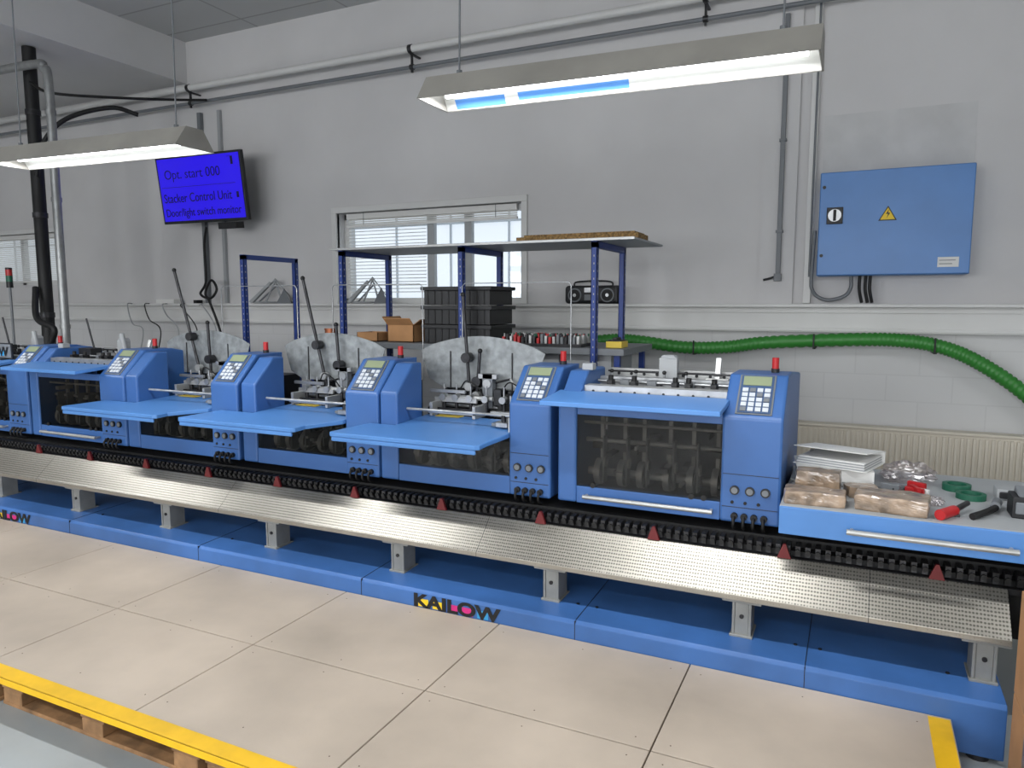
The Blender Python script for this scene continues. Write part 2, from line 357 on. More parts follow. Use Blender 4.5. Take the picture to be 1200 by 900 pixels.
def pallet(x,y):
    b=MB();W,D=1.2,.8
    for i in range(5): yy=y+i*(D-.12)/4;b.box(x,x+W,yy,yy+.12,.096,.118,WOOD)
    for i in range(3):
        xx=x+i*(W-.145)/2;b.box(xx,xx+.145,y,y+D,.076,.096,WOOD)
        for j in range(3):
            yy=y+j*(D-.1)/2;b.box(xx+.01,xx+.135,yy,yy+.1,.018,.076,WOOD)
    for j in range(3): yy=y+j*(D-.1)/2;b.box(x,x+W,yy,yy+.1,0,.018,WOOD)
    b.obj("wooden_pallet",None,.003,1)
x=-.85
while x>-8.5: pallet(x,1.76);x-=1.23
b=MB()
for y in (2.7,3.03): b.box(xs[0]+.05,.36,y,y+.06,0,.118,WOOD)
b.obj("support_battens")
# ---------------------------------------------------------------- base / rail / chain
e=empty("saddle_conveyor_base")
b=MB();b.prism([(3.12,.02),(3.12,.225),(3.135,.24),(3.9,.27),(3.9,.02)],-9,.58,BASEB);b.obj("plinth",e,.004)
b=MB()
for x in (-7.4,-6.2,-4.9,-3.65,-2.4,-1.15,-.13):
    b.box(x-.0015,x+.0015,3.1185,3.13,.03,.24,DARK);b.prism([(3.135,.239),(3.135,.2415),(3.9,.2715),(3.9,.269)],x-.0015,x+.0015,DARK)
for x in (-6.1,-4.8,-3.55,-2.3,-1.2,-1.1,-.18,-.08,.4): b.cyl((x,3.3,.246),(x,3.3,.251),.008,DARK,8)
b.cyl((.5,3.16,0),(.5,3.16,.02),.04,DSTEEL);b.obj("panel_joints",e)
b=MB();b.prism([(3.245,.425),(3.245,.45),(3.26,.462),(3.405,.60),(3.41,.59),(3.265,.445),(3.26,.425)],-9,.60,RAILM);b.obj("tread_rail",e,.002)
b=MB()
for x in (-7.3,-5.45,-3.6,-1.75,.1):
    b.prism([(3.2445,.426),(3.2445,.4505),(3.26,.4628),(3.405,.6008),(3.405,.60),(3.26,.461),(3.246,.45)],x-.0012,x+.0012,DARK)
b.obj("rail_joints",e)
b=MB()
for i in range(10):
    x=.52-.93*i
    b.box(x-.085,x+.085,3.26,3.40,.41,.426,LEGM);b.box(x-.042,x-.03,3.28,3.40,.25,.41,LEGM);b.box(x+.03,x+.042,3.28,3.40,.25,.41,LEGM)
    b.box(x-.03,x+.03,3.285,3.295,.25,.41,LEGM);b.box(x-.05,x+.05,3.27,3.42,.244,.256,LEGM)
    b.cyl((x,3.285,.34),(x,3.279,.34),.010,DSTEEL,10)
b.obj("support_legs",e,.002,1)
b=MB();b.box(-9,.9,3.46,3.52,.40,.62,BLACK);b.box(-9,.9,3.41,3.44,.575,.60,DSTEEL);b.box(-9,.9,3.52,3.9,.35,.66,BLACK)
x=-8.9
while x<.9:
    b.box(x,x+.022,3.43,3.50,.605,.652,DSTEEL);b.cyl((x+.011,3.42,.628),(x+.011,3.431,.628),.012,BLACK,8);x+=.042
b.obj("saddle_chain",e)
b=MB();x=.35
while x>-8.9:
    b.plate([(x-.03,.60),(x+.03,.60),(x+.006,.665),(x-.006,.665)],3.395,3.41,REDD);x-=.6
b.obj("red_guides",e)
def logo(parent,x,y,z,h,w,body="KAILOW"):
    n=len(body);b=MB();st=w/n
    allc=dict(K=YSIGN,A=YSIGN,I=MAG,L=MAG,O=CYAN,W=None)
    for i,c in enumerate(body):
        if allc[c]: b.box(x+i*st+st*.35,x+(i+1)*st+st*.05,y-.0015,y,z,z+h*.6,allc[c])
    b.obj("logo_colour_blocks",parent)
    text(body,h*1.36,(x,y-.002,z),r90,BINK,parent,"logo_letters",.0005,.004,sx=w/(h*1.36*n*.68))
logo(e,-2.06,3.118,.155,.07,.53)
logo(e,-5.85,3.118,.155,.07,.53)
# ---------------------------------------------------------------- machine modules
def keypad(b,x0,x1,y,z):
    n=math.sqrt(.5)
    F=Matrix(((1,0,0,(x0+x1)/2),(0,n,-n,y),(0,n,n,z),(0,0,0,1)))
    b.M=F;w=.075
    b.box(-w-.008,w+.008,.02,.26,0,.006,GREY);b.box(-w,w,.026,.254,.006,.010,KEYP)
    b.box(-w+.01,w-.01,.19,.245,.010,.014,LCD)
    for i in range(4):
        for j in range(5):
            b.box(-w+.012+i*.034,-w+.038+i*.034,.034+j*.029,.056+j*.029,.010,.015,KEY if (i+j)%5 else GREY)
    b.M=Matrix.Identity(4)
def profile(yb,ztop=1.40,off=0):
    return [(3.52+off,.70),(3.52+off,1.21),(3.71+off,ztop),(min(yb,3.95),ztop),(yb,ztop-.05 if yb>4 else ztop),(yb,.70)]
def column(e,x0,x1,yb):
    b=MB();b.prism(profile(yb),x0,x1,BLUE);b.obj("control_column",e,.012)
    b=MB();keypad(b,x0,x1,3.52,1.21);b.obj("keypad",e)
    b=MB();xc=(x0+x1)/2
    for i in (-1,0,1):
        b.cyl((xc+i*.07,3.52,.86),(xc+i*.07,3.508,.86),.022,DARK,16);b.cyl((xc+i*.07,3.508,.86),(xc+i*.07,3.505,.86),.015,GREY,16)
    for i in (-1.5,-.5,.5,1.5): b.cyl((xc+i*.045,3.52,.735),(xc+i*.045,3.50,.735),.016,BLACK,12);b.tube(curve([(xc+i*.045,3.50,.735),(xc+i*.045,3.485,.72),(xc+i*.045,3.49,.69),(xc+i*.045,3.53,.67)],4),.008,BLACK,6)
    for i in (-1,0,1): b.cyl((xc+i*.06-.02,3.52,.80),(xc+i*.06-.02,3.515,.80),.008,BLACK,10)
    b.cyl((xc+.06,3.86,1.40),(xc+.06,3.86,1.42),.02,DARK,14);b.cyl((xc+.06,3.86,1.42),(xc+.06,3.86,1.475),.017,RED,14)
    b.obj("gauges_and_beacon",e)
    b=MB();b.box(x0-.001,x0+.002,3.53,3.54,.72,1.2,DARK);b.box(x0+.01,x1-.01,3.5185,3.52,.935,.938,DARK);b.box(x0+.01,x1-.01,3.5185,3.52,.775,.778,DARK);b.obj("panel_gaps",e)
def shell(e,x0,x1,yb=3.80):
    b=MB();b.prism([(3.525,.70),(3.525,1.22),(3.70,1.385),(yb,1.385),(yb,.70)],x0,x1,BLUE);b.obj("side_shell",e,.012)
def internals(e,x0,x1,ztop):
    rnd=random.Random(int(x0*100))
    b=MB();b.box(x0,x1,4.02,4.05,.70,ztop,BLACK);b.box(x0,x1,3.56,4.02,.70,.72,BLACK)
    b.cyl((x0,3.70,.84),(x1,3.70,.84),.02,MSTEEL);b.cyl((x0,3.66,1.02),(x1,3.66,1.02),.012,MSTEEL);b.cyl((x0,3.62,1.12),(x1,3.62,1.12),.008,MSTEEL)
    n=6
    for i in range(n):
        x=x0+(i+.6)*(x1-x0)/n+rnd.uniform(-.015,.015)
        b.cyl((x-.016,3.67,.85),(x+.016,3.67,.85),.07,MSTEEL,20);b.cyl((x-.022,3.67,.85),(x+.022,3.67,.85),.04,DARK,12)
        b.box(x-.010,x+.010,3.70,3.72,.84,min(ztop,1.14),MSTEEL)
        b.box(x+.035,x+.043,3.60,3.66,.80,min(ztop,1.05),GREY)
        b.box(x-.03,x+.03,3.63,3.66,.98,1.01,DSTEEL);b.cyl((x+.05,3.60,.92),(x+.058,3.60,.92),.028,MSTEEL,14)
    for i in range(16):
        x=rnd.uniform(x0+.03,x1-.08);z=rnd.uniform(.78,max(.85,ztop-.1));b.box(x,x+rnd.uniform(.01,.05),3.58+rnd.random()*.1,3.75,z,z+rnd.uniform(.01,.035),rnd.choice([MSTEEL,DSTEEL,GREY,DARK,DARK]))
    b.obj("gripper_drums",e)
def bigmodule(x0,detail=True):
    W=1.13;x1=x0+W;e=empty("cover_feeder_module")
    cx=x1-.28
    shell(e,x0+.005,x0+.11,4.0);column(e,cx,x1-.005,4.5 if detail else 4.2)
    b=MB();b.box(x0+.11,cx,3.53,3.58,.70,.79,BLUE);b.box(x0+.11,cx,3.53,3.56,1.17,1.22,BLUE);b.obj("front_skirt",e,.004)
    b=MB();b.box(x0+.11,cx,3.535,3.54,.79,1.17,ACR);b.obj("smoked_window",e)
    b=MB();b.cyl((x0+.16,3.49,.745),(cx-.03,3.49,.745),.011,ALU);b.cyl((x0+.17,3.49,.745),(x0+.17,3.53,.745),.008,ALU);b.cyl((cx-.04,3.49,.745),(cx-.04,3.53,.745),.008,ALU)
    for xx in (cx-.08,cx-.14,x0+.2): b.cyl((xx,3.545,.80),(xx,3.528,.80),.014,BLACK)
    b.obj("grab_bar",e)
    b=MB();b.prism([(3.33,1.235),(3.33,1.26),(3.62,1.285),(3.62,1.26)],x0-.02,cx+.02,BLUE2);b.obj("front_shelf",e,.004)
    internals(e,x0+.12,cx-.01,1.2)
    b=MB()
    b.box(x0+.11,cx,3.70,4.10,1.25,1.28,DSTEEL);b.box(x0+.11,cx,3.64,3.66,1.25,1.315,STEEL);b.box(x0+.11,cx,3.9,3.93,1.28,1.34,STEEL);b.box(x0+.11,cx,4.1,4.13,1.2,1.37,ALU)
    b.box(x0+.11,cx,3.67,3.72,1.31,1.315,ALU)
    for i in range(9):
        xx=x0+.16+i*.075;b.cyl((xx,3.9,1.31),(xx,3.895,1.31),.012,DARK,10)
        if xx<cx-.05:b.cyl((xx,4.1,1.34),(xx,4.095,1.34),.009,DARK,10)
        b.cyl((xx,3.64,1.285),(xx,3.636,1.285),.007,DARK,10)
    for xx in (x0+.2,x0+.33,x0+.55,x0+.62,x0+.75):
        b.box(xx,xx+.03,3.74,3.80,1.28,1.335,DARK);b.cyl((xx+.015,3.77,1.335),(xx+.015,3.77,1.36),.014,BLACK,10)
    b.cyl((x0+.12,3.84,1.32),(cx,3.84,1.32),.009,STEEL,10);b.cyl((x0+.12,4.02,1.36),(cx,4.02,1.36),.006,DSTEEL,8)
    for k in (.25,.4,.6): b.box(x0+k,x0+k+.05,3.82,3.88,1.28,1.33,GREY)
    for k in (.16,.3,.46,.58): b.cyl((x0+k,3.96,1.28),(x0+k,3.96,1.36),.007,STEEL,8);b.ball((x0+k,3.96,1.365),.012,BLACK)
    b.obj("pile_table",e,.0015,1)
    b=MB()
    b.box(x0+.42,x0+.52,4.0,4.05,1.28,1.44,LGREY);b.plate([(x0+.42,1.44),(x0+.52,1.44),(x0+.50,1.46),(x0+.44,1.46)],4.0,4.05,LGREY)
    b.box(x0+.68,x0+.80,3.98,4.02,1.28,1.34,WHITE);b.prism([(4.0,1.28),(4.02,1.28),(4.08,1.45),(4.06,1.45)],x0+.72,x0+.75,ALU)
    b.box(x0+.06,x0+.12,3.74,3.80,1.385,1.42,LGREY)
    b.box(x0+.12,x0+.40,3.8,3.83,1.285,1.30,DARK)
    if not detail:
        b.cyl((x0+.3,3.9,1.3),(x0+.2,3.9,1.62),.008,DSTEEL,8);b.cyl((x0+.6,3.95,1.3),(x0+.55,3.95,1.5),.02,LGREY,10);b.box(x0+.15,x0+.3,3.85,3.95,1.3,1.38,DARK)
    b.obj("side_guides",e,.002,1)
    return e
def station(x0,lever,boff,scx):
    W=1.11;x1=x0+W;e=empty("signature_feeder_station");cx=x1-.25
    shell(e,x0+.005,x0+.13);column(e,cx,x1-.005,3.95)
    a,c=x0+.13,cx
    b=MB();b.box(a,c,3.53,3.58,.70,.80,BLUE);b.obj("front_skirt",e,.004)
    b=MB();b.box(a,c,3.535,3.54,.80,.99,ACR);b.obj("smoked_window",e)
    internals(e,a+.005,c-.005,1.0)
    b=MB();l=x0-.12+boff;r=cx-.02+boff
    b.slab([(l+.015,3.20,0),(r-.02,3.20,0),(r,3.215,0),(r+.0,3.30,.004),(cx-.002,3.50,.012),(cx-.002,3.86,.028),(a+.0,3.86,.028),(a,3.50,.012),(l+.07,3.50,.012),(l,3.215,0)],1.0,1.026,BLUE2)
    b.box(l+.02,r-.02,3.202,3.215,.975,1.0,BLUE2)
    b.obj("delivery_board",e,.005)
    b=MB()
    b.box(a,c,3.87,4.04,1.0,1.03,DSTEEL)
    b.box(a,c,4.09,4.4,.8,1.2,DARK)
    b.box(a,a+.5*(c-a),3.86,3.87,1.03,1.10,DSTEEL)
    for i in range(12):
        xx=a+.02+i*(c-a-.05)/12;b.box(xx,xx+.02,4.03,4.04,1.03,1.2,BLACK if i%2 else DSTEEL)
    for i in range(5):
        xx=a+.44+i*.05;b.box(xx,xx+.03,3.96,4.02,1.03,1.19,BLACK if i%2 else DARK)
    b.box(c-.02,c-.005,3.55,4.04,1.03,1.12,ALU);b.prism([(3.62,1.10),(3.66,1.12),(4.03,1.2),(4.03,1.15)],c-.045,c-.02,ALU)
    b.prism([(3.60,1.054),(3.60,1.08),(4.0,1.08),(4.0,1.054)],c-.12,c-.05,STEEL);b.box(c-.16,c-.13,3.62,3.9,1.054,1.07,GREY)
    b.cyl((c-.08,3.62,1.08),(c-.08,3.62,1.12),.014,DARK,12);b.cyl((c-.08,3.8,1.08),(c-.08,3.8,1.15),.010,STEEL,12)
    b.box(a,a+.02,3.87,4.04,1.0,1.12,ALU)
    b.cyl((a+.05,3.94,1.16),(a+.42,3.94,1.16),.015,ALU);b.cyl((a+.05,3.99,1.10),(c-.03,3.99,1.10),.012,STEEL)
    b.box(a+.02,a+.32,3.91,3.93,1.13,1.16,ALU);b.box(a+.42,a+.62,3.9,3.94,1.06,1.09,ALU);b.box(a+.0,a+.25,3.89,3.91,1.19,1.21,STEEL)
    b.box(a+.05,a+.07,3.80,3.92,1.054,1.14,ALU);b.box(a+.36,a+.38,3.78,3.92,1.054,1.13,ALU);b.box(a+.05,a+.38,3.78,3.79,1.075,1.09,STEEL)
    for k in (.08,.17,.27,.38,.5): 
        b.cyl((a+k,3.90,1.16),(a+k,3.95,1.16),.022,STEEL,12);b.cyl((a+k,3.93,1.16),(a+k,3.93,1.24),.006,STEEL,8);b.cyl((a+k,3.93,1.06),(a+k,3.93,1.16),.012,DSTEEL,8)
    b.box(a+.33,a+.40,3.97,4.02,1.1,1.31,GREY);b.box(a+.30,a+.43,3.97,4.0,1.28,1.31,STEEL);b.box(a+.42,a+.47,3.95,4.02,1.12,1.22,DARK);b.cyl((a+.365,3.96,1.25),(a+.365,3.98,1.25),.028,STEEL,16)
    b.cyl((a+.56,3.9,1.08),(a+.56,3.9,1.2),.009,STEEL,8);b.ball((a+.56,3.9,1.21),.018,BLACK)
    b.cyl((a+.12,4.02,1.18),(a+.5,4.02,1.28),.007,DSTEEL,8);b.cyl((a+.5,4.02,1.28),(a+.68,3.96,1.1),.007,ALU,8)
    b.tube(curve([(a+.2,3.93,1.22),(a+.26,3.9,1.27),(a+.33,3.93,1.22),(a+.36,3.98,1.12)],5),.005,BLACK,6)
    b.tube(curve([(a+.46,3.97,1.2),(a+.54,3.93,1.27),(a+.62,3.96,1.2),(a+.66,4.0,1.06)],5),.005,BLACK,6)
    b.obj("suction_head",e,.0015,1)
    b=MB();b.box(a+.09,a+.26,3.80,3.90,1.054,1.058,YELP);b.obj("yellow_paper_strip",e)
    pts=[];w=.44;xc=x0+scx
    pts.append((xc-w,1.44))
    for i in range(1,14):
        t=i/14;pts.append((xc-w*.94+2*w*.94*t,1.465+.075*math.sin(math.pi*t)))
    pts+= [(xc+w,1.44),(xc+w*.93,1.36),(xc+w*.86,1.24),(xc+w*.60,1.205),(xc-w*.64,1.205),(xc-w*.88,1.26),(xc-w*.97,1.38)]
    b=MB();b.plate(pts,4.05,4.056,MATM);b.obj("pile_guide_sheet",e)
    b=MB();b.cyl((xc-.22,4.045,1.2),(xc-.22,4.045,1.44),.004,DSTEEL,6);b.cyl((xc+.22,4.045,1.2),(xc+.22,4.045,1.44),.004,DSTEEL,6)
    for (p,q) in lever: 
        P=Vector((x0+p[0],4.0,p[1]));Q=Vector((x0+q[0],4.0,q[1]));b.cyl(P,Q,.011,DSTEEL,8)
        b.ball(Q,.016,BLACK);R=P.lerp(Q,.42);b.cyl(R+Vector((0,-.03,0)),R+Vector((0,.03,0)),.032,DSTEEL,12);R=P.lerp(Q,.15);b.cyl(R+Vector((0,-.02,0)),R+Vector((0,.02,0)),.026,ALU,12)
    b.obj("levers",e)
    b=MB();b.tube([(a-.02,4.35,1.2),(a-.02,4.35,1.86),(a,4.35,1.88),(c+.02,4.35,1.88),(c+.04,4.35,1.86),(c+.04,4.35,1.2)],.004,STEEL,6)
    b.obj("wire_hoop",e)
    return e
bigmodule(-1.41)
station(-2.55,[((.36,1.12),(.31,1.80)),((.40,1.12),(.43,1.45))],0,.41)
station(-3.66,[((.34,1.12),(.14,1.92)),((.45,1.12),(.42,1.6))],-.10,.35)
station(-4.79,[((.26,1.12),(.0,2.0)),((.35,1.12),(.33,1.6))],-.13,.26)
bigmodule(-5.92,False)
bigmodule(-7.06,False)
b=MB();b.cyl((-7.75,4.5,0),(-7.75,4.5,1.9),.012,GREY);b.cyl((-7.75,4.5,1.9),(-7.75,4.5,1.96),.03,DARK);b.cyl((-7.75,4.5,1.96),(-7.75,4.5,2.02),.03,GREEND);b.cyl((-7.75,4.5,2.02),(-7.75,4.5,2.08),.03,RED);b.cyl((-7.75,4.5,2.08),(-7.75,4.5,2.1),.03,DARK)
b.cyl((-7.75,4.5,0),(-7.75,4.5,.01),.08,GREY);b.obj("signal_tower")
# ---------------------------------------------------------------- rear bench and frames
e=empty("rear_workbench")
b=MB();b.box(-4.1,-1.38,4.62,5.35,1.40,1.445,GREY);b.box(-4.05,-1.42,4.7,5.3,.75,.78,GREY)
for x in (-4.05,-2.75,-1.46):
    for y in (4.66,5.27): b.box(x,x+.04,y,y+.04,0,1.40,RACKB)
b.obj("bench_top_and_legs",e,.003)
b=MB()
for i in range(3): b.box(-2.6+i*.38,-2.25+i*.38,4.7,5.2,1.17,1.40,LGREY);b.box(-2.47+i*.38,-2.38+i*.38,4.68,4.7,1.27,1.29,DARK)
b.obj("drawers",e,.003)
def postframe(x,parent=None):
    e=parent or empty("perforated_post_frame");b=MB();h=.02
    for y in (4.58,5.2):
        b.box(x-h,x+h,y-.0,y+.004,0,2.145,RACKB);b.box(x+h-.004,x+h,y,y+.04,0,2.145,RACKB);b.box(x-h,x-h+.004,y,y+.04,0,2.145,RACKB)
    b.box(x-h,x+h,4.58,5.24,2.11,2.15,RACKB)
    b.obj("posts",e)
    b=MB()
    z=1.3
    while z<2.1:
        b.box(x-.003,x+.003,4.579,4.58,z,z+.012,LGREY)
        for y in (4.6,5.22): b.box(x+h,x+h+.001,y-.003,y+.003,z,z+.012,LGREY)
        z+=.05
    b.obj("slots",e)
postframe(-4.68)
for x in (-3.65,-2.585,-1.58): postframe(x,e)
b=MB();b.box(-3.72,-1.30,4.55,5.28,2.152,2.166,LGREY);b.box(-3.72,-1.30,4.545,4.55,2.15,2.168,ALU);b.obj("long_shelf_board",e,.002)
b=MB();b.box(-2.2,-1.32,4.7,4.95,2.168,2.205,CORK);b.box(-2.15,-1.35,4.72,4.97,2.205,2.22,CORK);b.obj("cork_board_stack",None,.003)
e=empty("black_crate_stack");b=MB()
for i in range(3):
    z=1.447+i*.142;b.box(-2.98,-2.42,4.72,5.1,z,z+.11,DARK);b.box(-3.0,-2.40,4.70,5.12,z+.11,z+.138,DARK)
    for k in range(9): b.box(-2.95+k*.06,-2.94+k*.06,4.715,4.72,z,z+.11,BLACK)
b.obj("crates",e,.004)
def carton(x,y,z,w,d,h,flaps=True):
    b=MB();t=.005
    b.box(x,x+w,y,y+t,z,z+h,CARD);b.box(x,x+w,y+d-t,y+d,z,z+h,CARD);b.box(x,x+t,y,y+d,z,z+h,CARD);b.box(x+w-t,x+w,y,y+d,z,z+h,CARD);b.box(x,x+w,y,y+d,z,z+t,CARD)
    if flaps:
        b.prism([(y,z+h),(y-.05,z+h+.05),(y-.05,z+h+.055),(y+.004,z+h+.003)],x,x+w,CARD)
        b.plate([(x+w,z+h),(x+w+.06,z+h+.04),(x+w+.06,z+h+.045),(x+w-.004,z+h+.003)],y,y+d,CARD)
        b.plate([(x,z+h),(x-.05,z+h+.06),(x-.05,z+h+.065),(x+.004,z+h+.003)],y,y+d,CARD)
    b.obj("cardboard_carton",None)
carton(-3.32,4.72,1.447,.24,.25,.13);carton(-3.60,4.7,1.447,.2,.2,.07,False)
b=MB();rr=random.Random(3)
b.box(-2.33,-1.70,4.68,4.98,1.447,1.465,DSTEEL)
for i in range(20):
    x=-2.31+i*.03
    for y in (4.70,4.8,4.9):
        b.box(x,x+.018,y,y+.05,1.465,1.50+rr.random()*.03,rr.choice([DSTEEL,ALU,GREY,DARK,RED]));b.cyl((x+.009,y+.02,1.50),(x+.009,y+.02,1.53),.006,rr.choice([RED,ALU,BLACK,GREEND]),6)
b.obj("tray_of_metal_parts")
b=MB();b.box(-1.53,-1.42,4.7,4.85,1.447,1.49,YELP);b.box(-1.52,-1.43,4.71,4.84,1.49,1.50,DARK);b.box(-1.49,-1.46,4.72,4.82,1.50,1.515,DARK);b.obj("small_toolbox",None,.003)
b=MB();b.cyl((-3.9,4.75,1.447),(-3.9,4.75,1.53),.05,COPP,16);b.cyl((-3.9,4.75,1.53),(-3.9,4.75,1.54),.055,COPP,16);b.obj("copper_pot")
e=empty("portable_radio");b=MB();b.box(-2.37,-1.87,6.08,6.2,1.742,1.90,DARK);b.tube(curve([(-2.3,6.14,1.89),(-2.28,6.14,1.93),(-2.1,6.14,1.94),(-1.96,6.14,1.93),(-1.94,6.14,1.89)]),.008,DARK);b.obj("body",e,.03,4)
b=MB()
for x in (-2.27,-1.97): b.cyl((x,6.08,1.815),(x,6.07,1.815),.062,GREY,24);b.cyl((x,6.07,1.815),(x,6.066,1.815),.05,BLACK,24);b.cyl((x,6.066,1.815),(x,6.062,1.815),.015,STEEL,16)
b.box(-2.18,-2.06,6.07,6.08,1.84,1.88,STEEL);b.box(-2.18,-2.06,6.07,6.08,1.77,1.82,GREY);b.obj("speakers",e)
def bracket(x,w=.5):
    b=MB();y=6.12;z=1.742
    b.tube([(x,y,z+.011),(x+w*.55,y,z+.26),(x+w,y,z+.011),(x,y,z+.011)],.011,LGREY,8);b.tube([(x+.08,y,z+.012),(x+w*.6,y,z+.20)],.009,GREY,8);b.tube([(x+w*.3,y,z+.012),(x+w*.55,y,z+.24),(x+w*.7,y,z+.012)],.012,LGREY,8)
    b.plate([(x,z),(x+w*.5,z+.22),(x+w*.45,z+.235),(x-.04,z+.02)],y-.03,y-.024,LGREY)
    b.plate([(x+w*.6,z),(x+w*.95,z),(x+w*.8,z+.16)],y-.03,y-.024,GREY)
    b.obj("metal_wall_bracket")
bracket(-6.1,.6);bracket(-4.75,.5)
P=curve([(-2.4,5.75,1.35),(-1.95,5.95,1.43),(-1.7,6.0,1.43),(-1.29,6.0,1.385),(-.95,6.0,1.395),(-.63,6.0,1.44),(-.02,6.0,1.475),(.3,6.0,1.475),(.565,6.0,1.43),(.8,6.0,1.32),(1.06,6.0,1.13),(1.35,6.0,.85),(1.7,5.95,.5),(2.0,5.9,.07)],28)
e=empty("green_suction_hose");b=MB();b.tube(P,.045,GREEN,14,lambda i:.052 if i%3 else .044);b.obj("hose",e)
b=MB()
for x,z in ((-1.2,1.39),(-.3,1.46),(.5,1.445)): b.box(x,x+.02,5.95,YW-.002,z-.06,z-.052,BLACK);b.box(x,x+.012,5.945,5.95,z-.06,z+.055,BLACK)
b.obj("hose_straps",e)
b=MB()
for k in range(5):
    x=-8.0+k*.3;b.tube(curve([(x,6.05,1.74),(x+.05,5.95,1.72),(x+.12,5.95,1.5+.05*k),(x+.3,5.95,1.42),(x+.25,5.9,1.0),(x+.2,5.9,.4)]),.007,BLACK if k%2 else LGREY,6)
b.box(-7.6,-7.3,6.07,6.2,1.742,1.79,WHITE);b.box(-7.0,-6.95,6.09,6.18,1.742,1.78,DARK);b.obj("loose_cables")
e=empty("logo_sign");b=MB();b.box(-6.78,-6.24,3.60,3.612,1.29,1.42,DARK);b.box(-6.7,-6.66,3.56,3.62,1.284,1.292,DARK);b.box(-6.36,-6.32,3.56,3.62,1.284,1.292,DARK);b.obj("panel",e)
b=MB();b.box(-6.765,-6.255,3.599,3.60,1.30,1.41,GREY);b.obj("sticker",e);logo(e,-6.75,3.598,1.315,.075,.48)
# ---------------------------------------------------------------- side table at right
e=empty("side_table");ZT=.87
b=MB();b.box(-.27,1.6,3.3,4.25,.84,ZT,LGREY);b.obj("table_top",e,.003)
b=MB();b.box(-.27,1.6,3.29,3.32,.745,.868,BLUE2);b.box(-.27,-.25,3.3,4.25,.745,.868,BLUE2);b.box(1.58,1.6,3.3,4.25,.745,.868,BLUE2);b.box(-.2,1.55,3.55,4.2,.70,.84,DARK);b.obj("apron",e,.004)
b=MB();b.cyl((.0,3.25,.80),(.6,3.25,.80),.012,ALU);b.cyl((.02,3.25,.80),(.02,3.3,.80),.008,ALU);b.cyl((.58,3.25,.80),(.58,3.3,.80),.008,ALU);b.obj("handle_bar",e)
b=MB()
for x in (1.0,1.5):
    for y in (3.6,4.15): b.box(x,x+.05,y,y+.05,0,.84,BLUE)
b.obj("legs",e)
def parcel(x,y,z,w,d,h,r,sd):
    bm=bmesh.new();bmesh.ops.create_cube(bm,size=1);bmesh.ops.subdivide_edges(bm,edges=bm.edges[:],cuts=7,use_grid_fill=True)
    for v in bm.verts:
        c=v.co.copy();q=Vector((c.x*w,c.y*d,(c.z+.5)*h))
        k=(abs(c.x)*2)**8+(abs(c.y)*2)**8+(abs(c.z)*2)**8
        s=1-.03*max(0,k-1)
        n=noise.noise(q*28+Vector((sd,0,0)))*.005
        q.x=q.x*s+n;q.y=q.y*s+n;q.z=max(0,h/2+(q.z-h/2)*s+noise.noise(q*22+Vector((0,sd,0)))*.005)
        v.co=q
    me=bpy.data.meshes.new("wrapped_parcel");bm.to_mesh(me);bm.free();me.materials.append(PARCEL)
    o=bpy.data.objects.new("wrapped_parcel",me);S.collection.objects.link(o);o.location=(x,y,z);o.rotation_euler=(0,0,r)
parcel(-.135,3.405,ZT,.25,.13,.06,.05,1);parcel(-.13,3.59,ZT,.19,.12,.11,-.03,2);parcel(.17,3.43,ZT,.28,.17,.07,-.12,3);parcel(.05,3.62,ZT,.13,.1,.05,.3,4)
def binder(x,y,z,r,m,ang,pitch=0):
    e=empty("ring_binder");b=MB();w,d,h=.34,.29,.06
    b.box(-w/2,w/2,-d/2,d/2,0,.004,m);b.prism([(-d/2,h-.004),(d/2,h-.004+ang),(d/2,h+ang),(-d/2,h)],-w/2,w/2,m)
    b.box(-w/2,w/2,-d/2,-d/2+.004,0,h,m) ;b.obj("cover",e,.001,1)
    b=MB()
    for k in range(6): b.box(-w/2+.012,w/2-.012-.002*k,-d/2+.01,d/2-.008,.005+k*.006,.0095+k*.006,PAPER if k%2 else LGREY)
    b.cyl((0,-d/2,.03),(0,-d/2-.003,.03),.013,DARK,16);b.cyl((0,-d/2-.003,.03),(0,-d/2-.004,.03),.009,STEEL,16);b.obj("pages",e)
    b=MB();b.box(w/2-.012,w/2-.006,-d/2+.02,d/2-.08,.01,.02,DARK);b.tube(curve([(w/2-.03,-.05,.006),(w/2-.03,-.03,.045),(w/2-.03,.0,.045),(w/2-.03,.02,.006)],5),.003,STEEL,6);b.obj("ring_mechanism",e)
    e.location=(x,y,z);e.rotation_euler=(pitch,0,r)
b=MB()
for i in range(3):
    o=rr.uniform(-.008,.008);b.box(-.25+o,.08+o,3.72+o,3.98+o,ZT+i*.010,ZT+i*.010+.009,PAPER if i%2 else LGREY)
b.obj("paper_stack")
binder(-.08,3.86,ZT+.031,math.pi/2*0+.12,WHITE,0);binder(-.05,3.87,ZT+.093,math.pi-.3,WHITE,.03)
b=MB()
for i in range(16):
    x=.15+rr.random()*.15;y=3.70+rr.random()*.08;b.M=Matrix.Translation((x,y,ZT))@Matrix.Rotation(rr.random()*3,4,'Z');b.box(-.04,.04,-.01,.01,0,.012+.045*rr.random(),rr.choice([RED,RED,PAPER,DARK,GREY]))
b.M=Matrix.Identity(4);b.obj("pile_of_red_clips",None,.002,1)
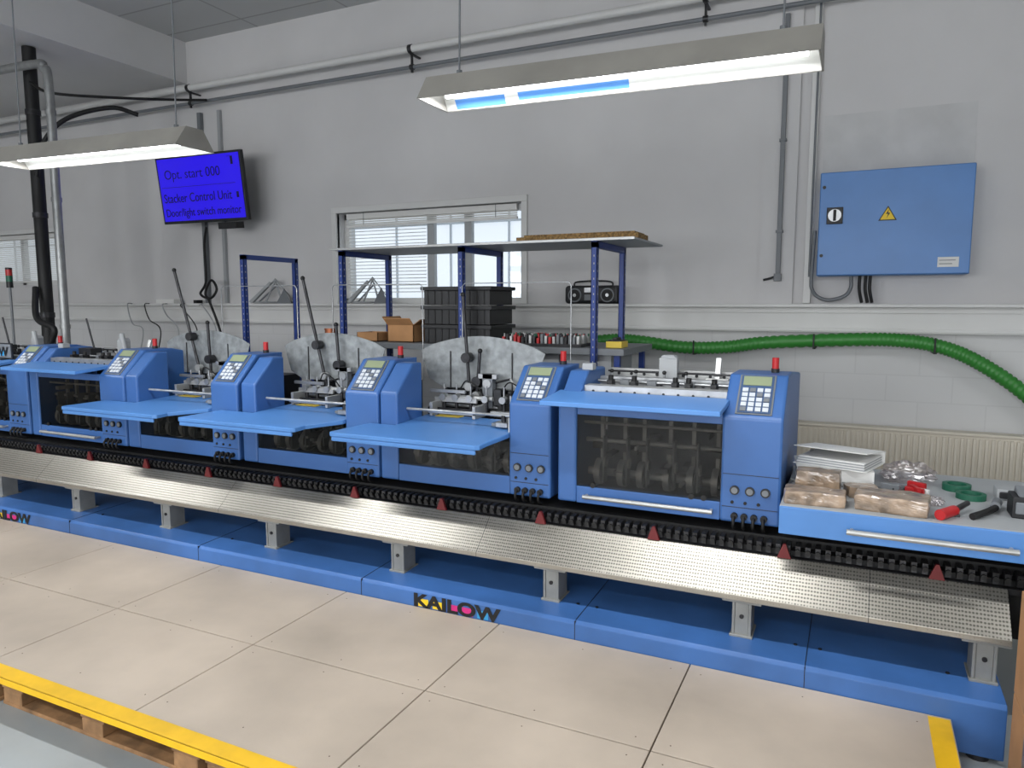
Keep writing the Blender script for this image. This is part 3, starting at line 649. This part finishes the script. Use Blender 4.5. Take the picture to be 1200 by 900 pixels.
def bag(x,y,s,seed):
    bm=bmesh.new();bmesh.ops.create_icosphere(bm,subdivisions=4,radius=1)
    for v in bm.verts:
        n=noise.noise(v.co*2.3+Vector((seed,0,0)))*.35+noise.noise(v.co*6)*.2;v.co*=1+n
        v.co=Vector((v.co.x*.11*s,v.co.y*.08*s,max(0,(v.co.z+.8)*.055*s)))
    me=bpy.data.meshes.new("plastic_bag");bm.to_mesh(me);bm.free();me.materials.append(PLASTIC)
    o=bpy.data.objects.new("plastic_bag",me);S.collection.objects.link(o);o.location=(x,y,ZT+.001)
bag(.26,4.0,1,0);bag(.33,3.58,.4,3)
def ring(nm,x,y,z,R,r,h,m):
    b=MB();n=28;vs=[];fs=[]
    for i in range(n):
        a=2*math.pi*i/n
        for (q,zz) in ((R,0),(R,h),(r,h),(r,0)): vs.append((x+q*math.cos(a),y+q*math.sin(a),z+zz))
    for i in range(n):
        for k in range(4): fs.append((i*4+k,((i+1)%n)*4+k,((i+1)%n)*4+(k+1)%4,i*4+(k+1)%4))
    b.add(vs,fs,m);b.obj(nm)
ring("tape_roll",.46,3.93,ZT,.06,.04,.03,GREEND);ring("tape_roll",.50,3.78,ZT,.06,.04,.025,GREEND)
b=MB();b.cyl((.34,3.34,ZT+.022),(.40,3.44,ZT+.022),.022,RED,16);b.cyl((.40,3.44,ZT+.022),(.46,3.56,ZT+.03),.012,DSTEEL,12);b.box(.38,.42,3.42,3.45,ZT,ZT+.01,DSTEEL);b.obj("grease_gun")
b=MB();b.tube(curve([(.46,3.40,ZT+.014),(.52,3.48,ZT+.02),(.57,3.6,ZT+.014)]),.014,BLACK,10);b.cyl((.565,3.59,ZT+.02),(.585,3.68,ZT+.02),.02,GREY,12);b.obj("file_tool")
b=MB();b.box(.61,.80,3.5,3.62,ZT,ZT+.09,DARK);b.box(.62,.79,3.49,3.5,ZT+.02,ZT+.07,GREY);b.prism([(3.5,ZT+.09),(3.62,ZT+.09),(3.6,ZT+.12)],.63,.78,GREY);b.obj("barcode_scanner",None,.01)
b=MB();b.box(.60,.70,3.8,3.9,ZT,ZT+.05,LGREY);b.box(.61,.69,3.79,3.8,ZT+.01,ZT+.04,DARK);b.obj("power_adapter",None,.006)
b=MB();b.box(.57,1.1,2.55,3.0,0,.36,CARD);b.box(.57,1.1,2.55,3.0,.363,.74,CARD);b.box(.569,1.101,2.74,2.80,.0,.741,PARCEL);b.obj("cardboard_carton",None,.004)
# ---------------------------------------------------------------- world / camera
w=bpy.data.worlds.new("sky");S.world=w;w.use_nodes=True;nt=w.node_tree
bg=nt.nodes["Background"];sky=nt.nodes.new("ShaderNodeTexSky");sky.sky_type='HOSEK_WILKIE';sky.turbidity=8;sky.sun_direction=(-.3,-.6,.7)
mix=nt.nodes.new("ShaderNodeMixRGB");mix.inputs[0].default_value=.7;mix.inputs[2].default_value=(.9,.95,1,1)
nt.links.new(sky.outputs[0],mix.inputs[1]);nt.links.new(mix.outputs[0],bg.inputs[0]);bg.inputs[1].default_value=1.2
cd=bpy.data.cameras.new("camera");cd.lens=25.5;cd.sensor_width=36;cd.clip_start=.05
co=bpy.data.objects.new("camera",cd);S.collection.objects.link(co);co.location=(0,0,1.75);co.rotation_euler=(math.radians(83.6),0,math.radians(25.4));S.camera=co
S.view_settings.view_transform='Standard';S.view_settings.look='None';S.view_settings.exposure=0
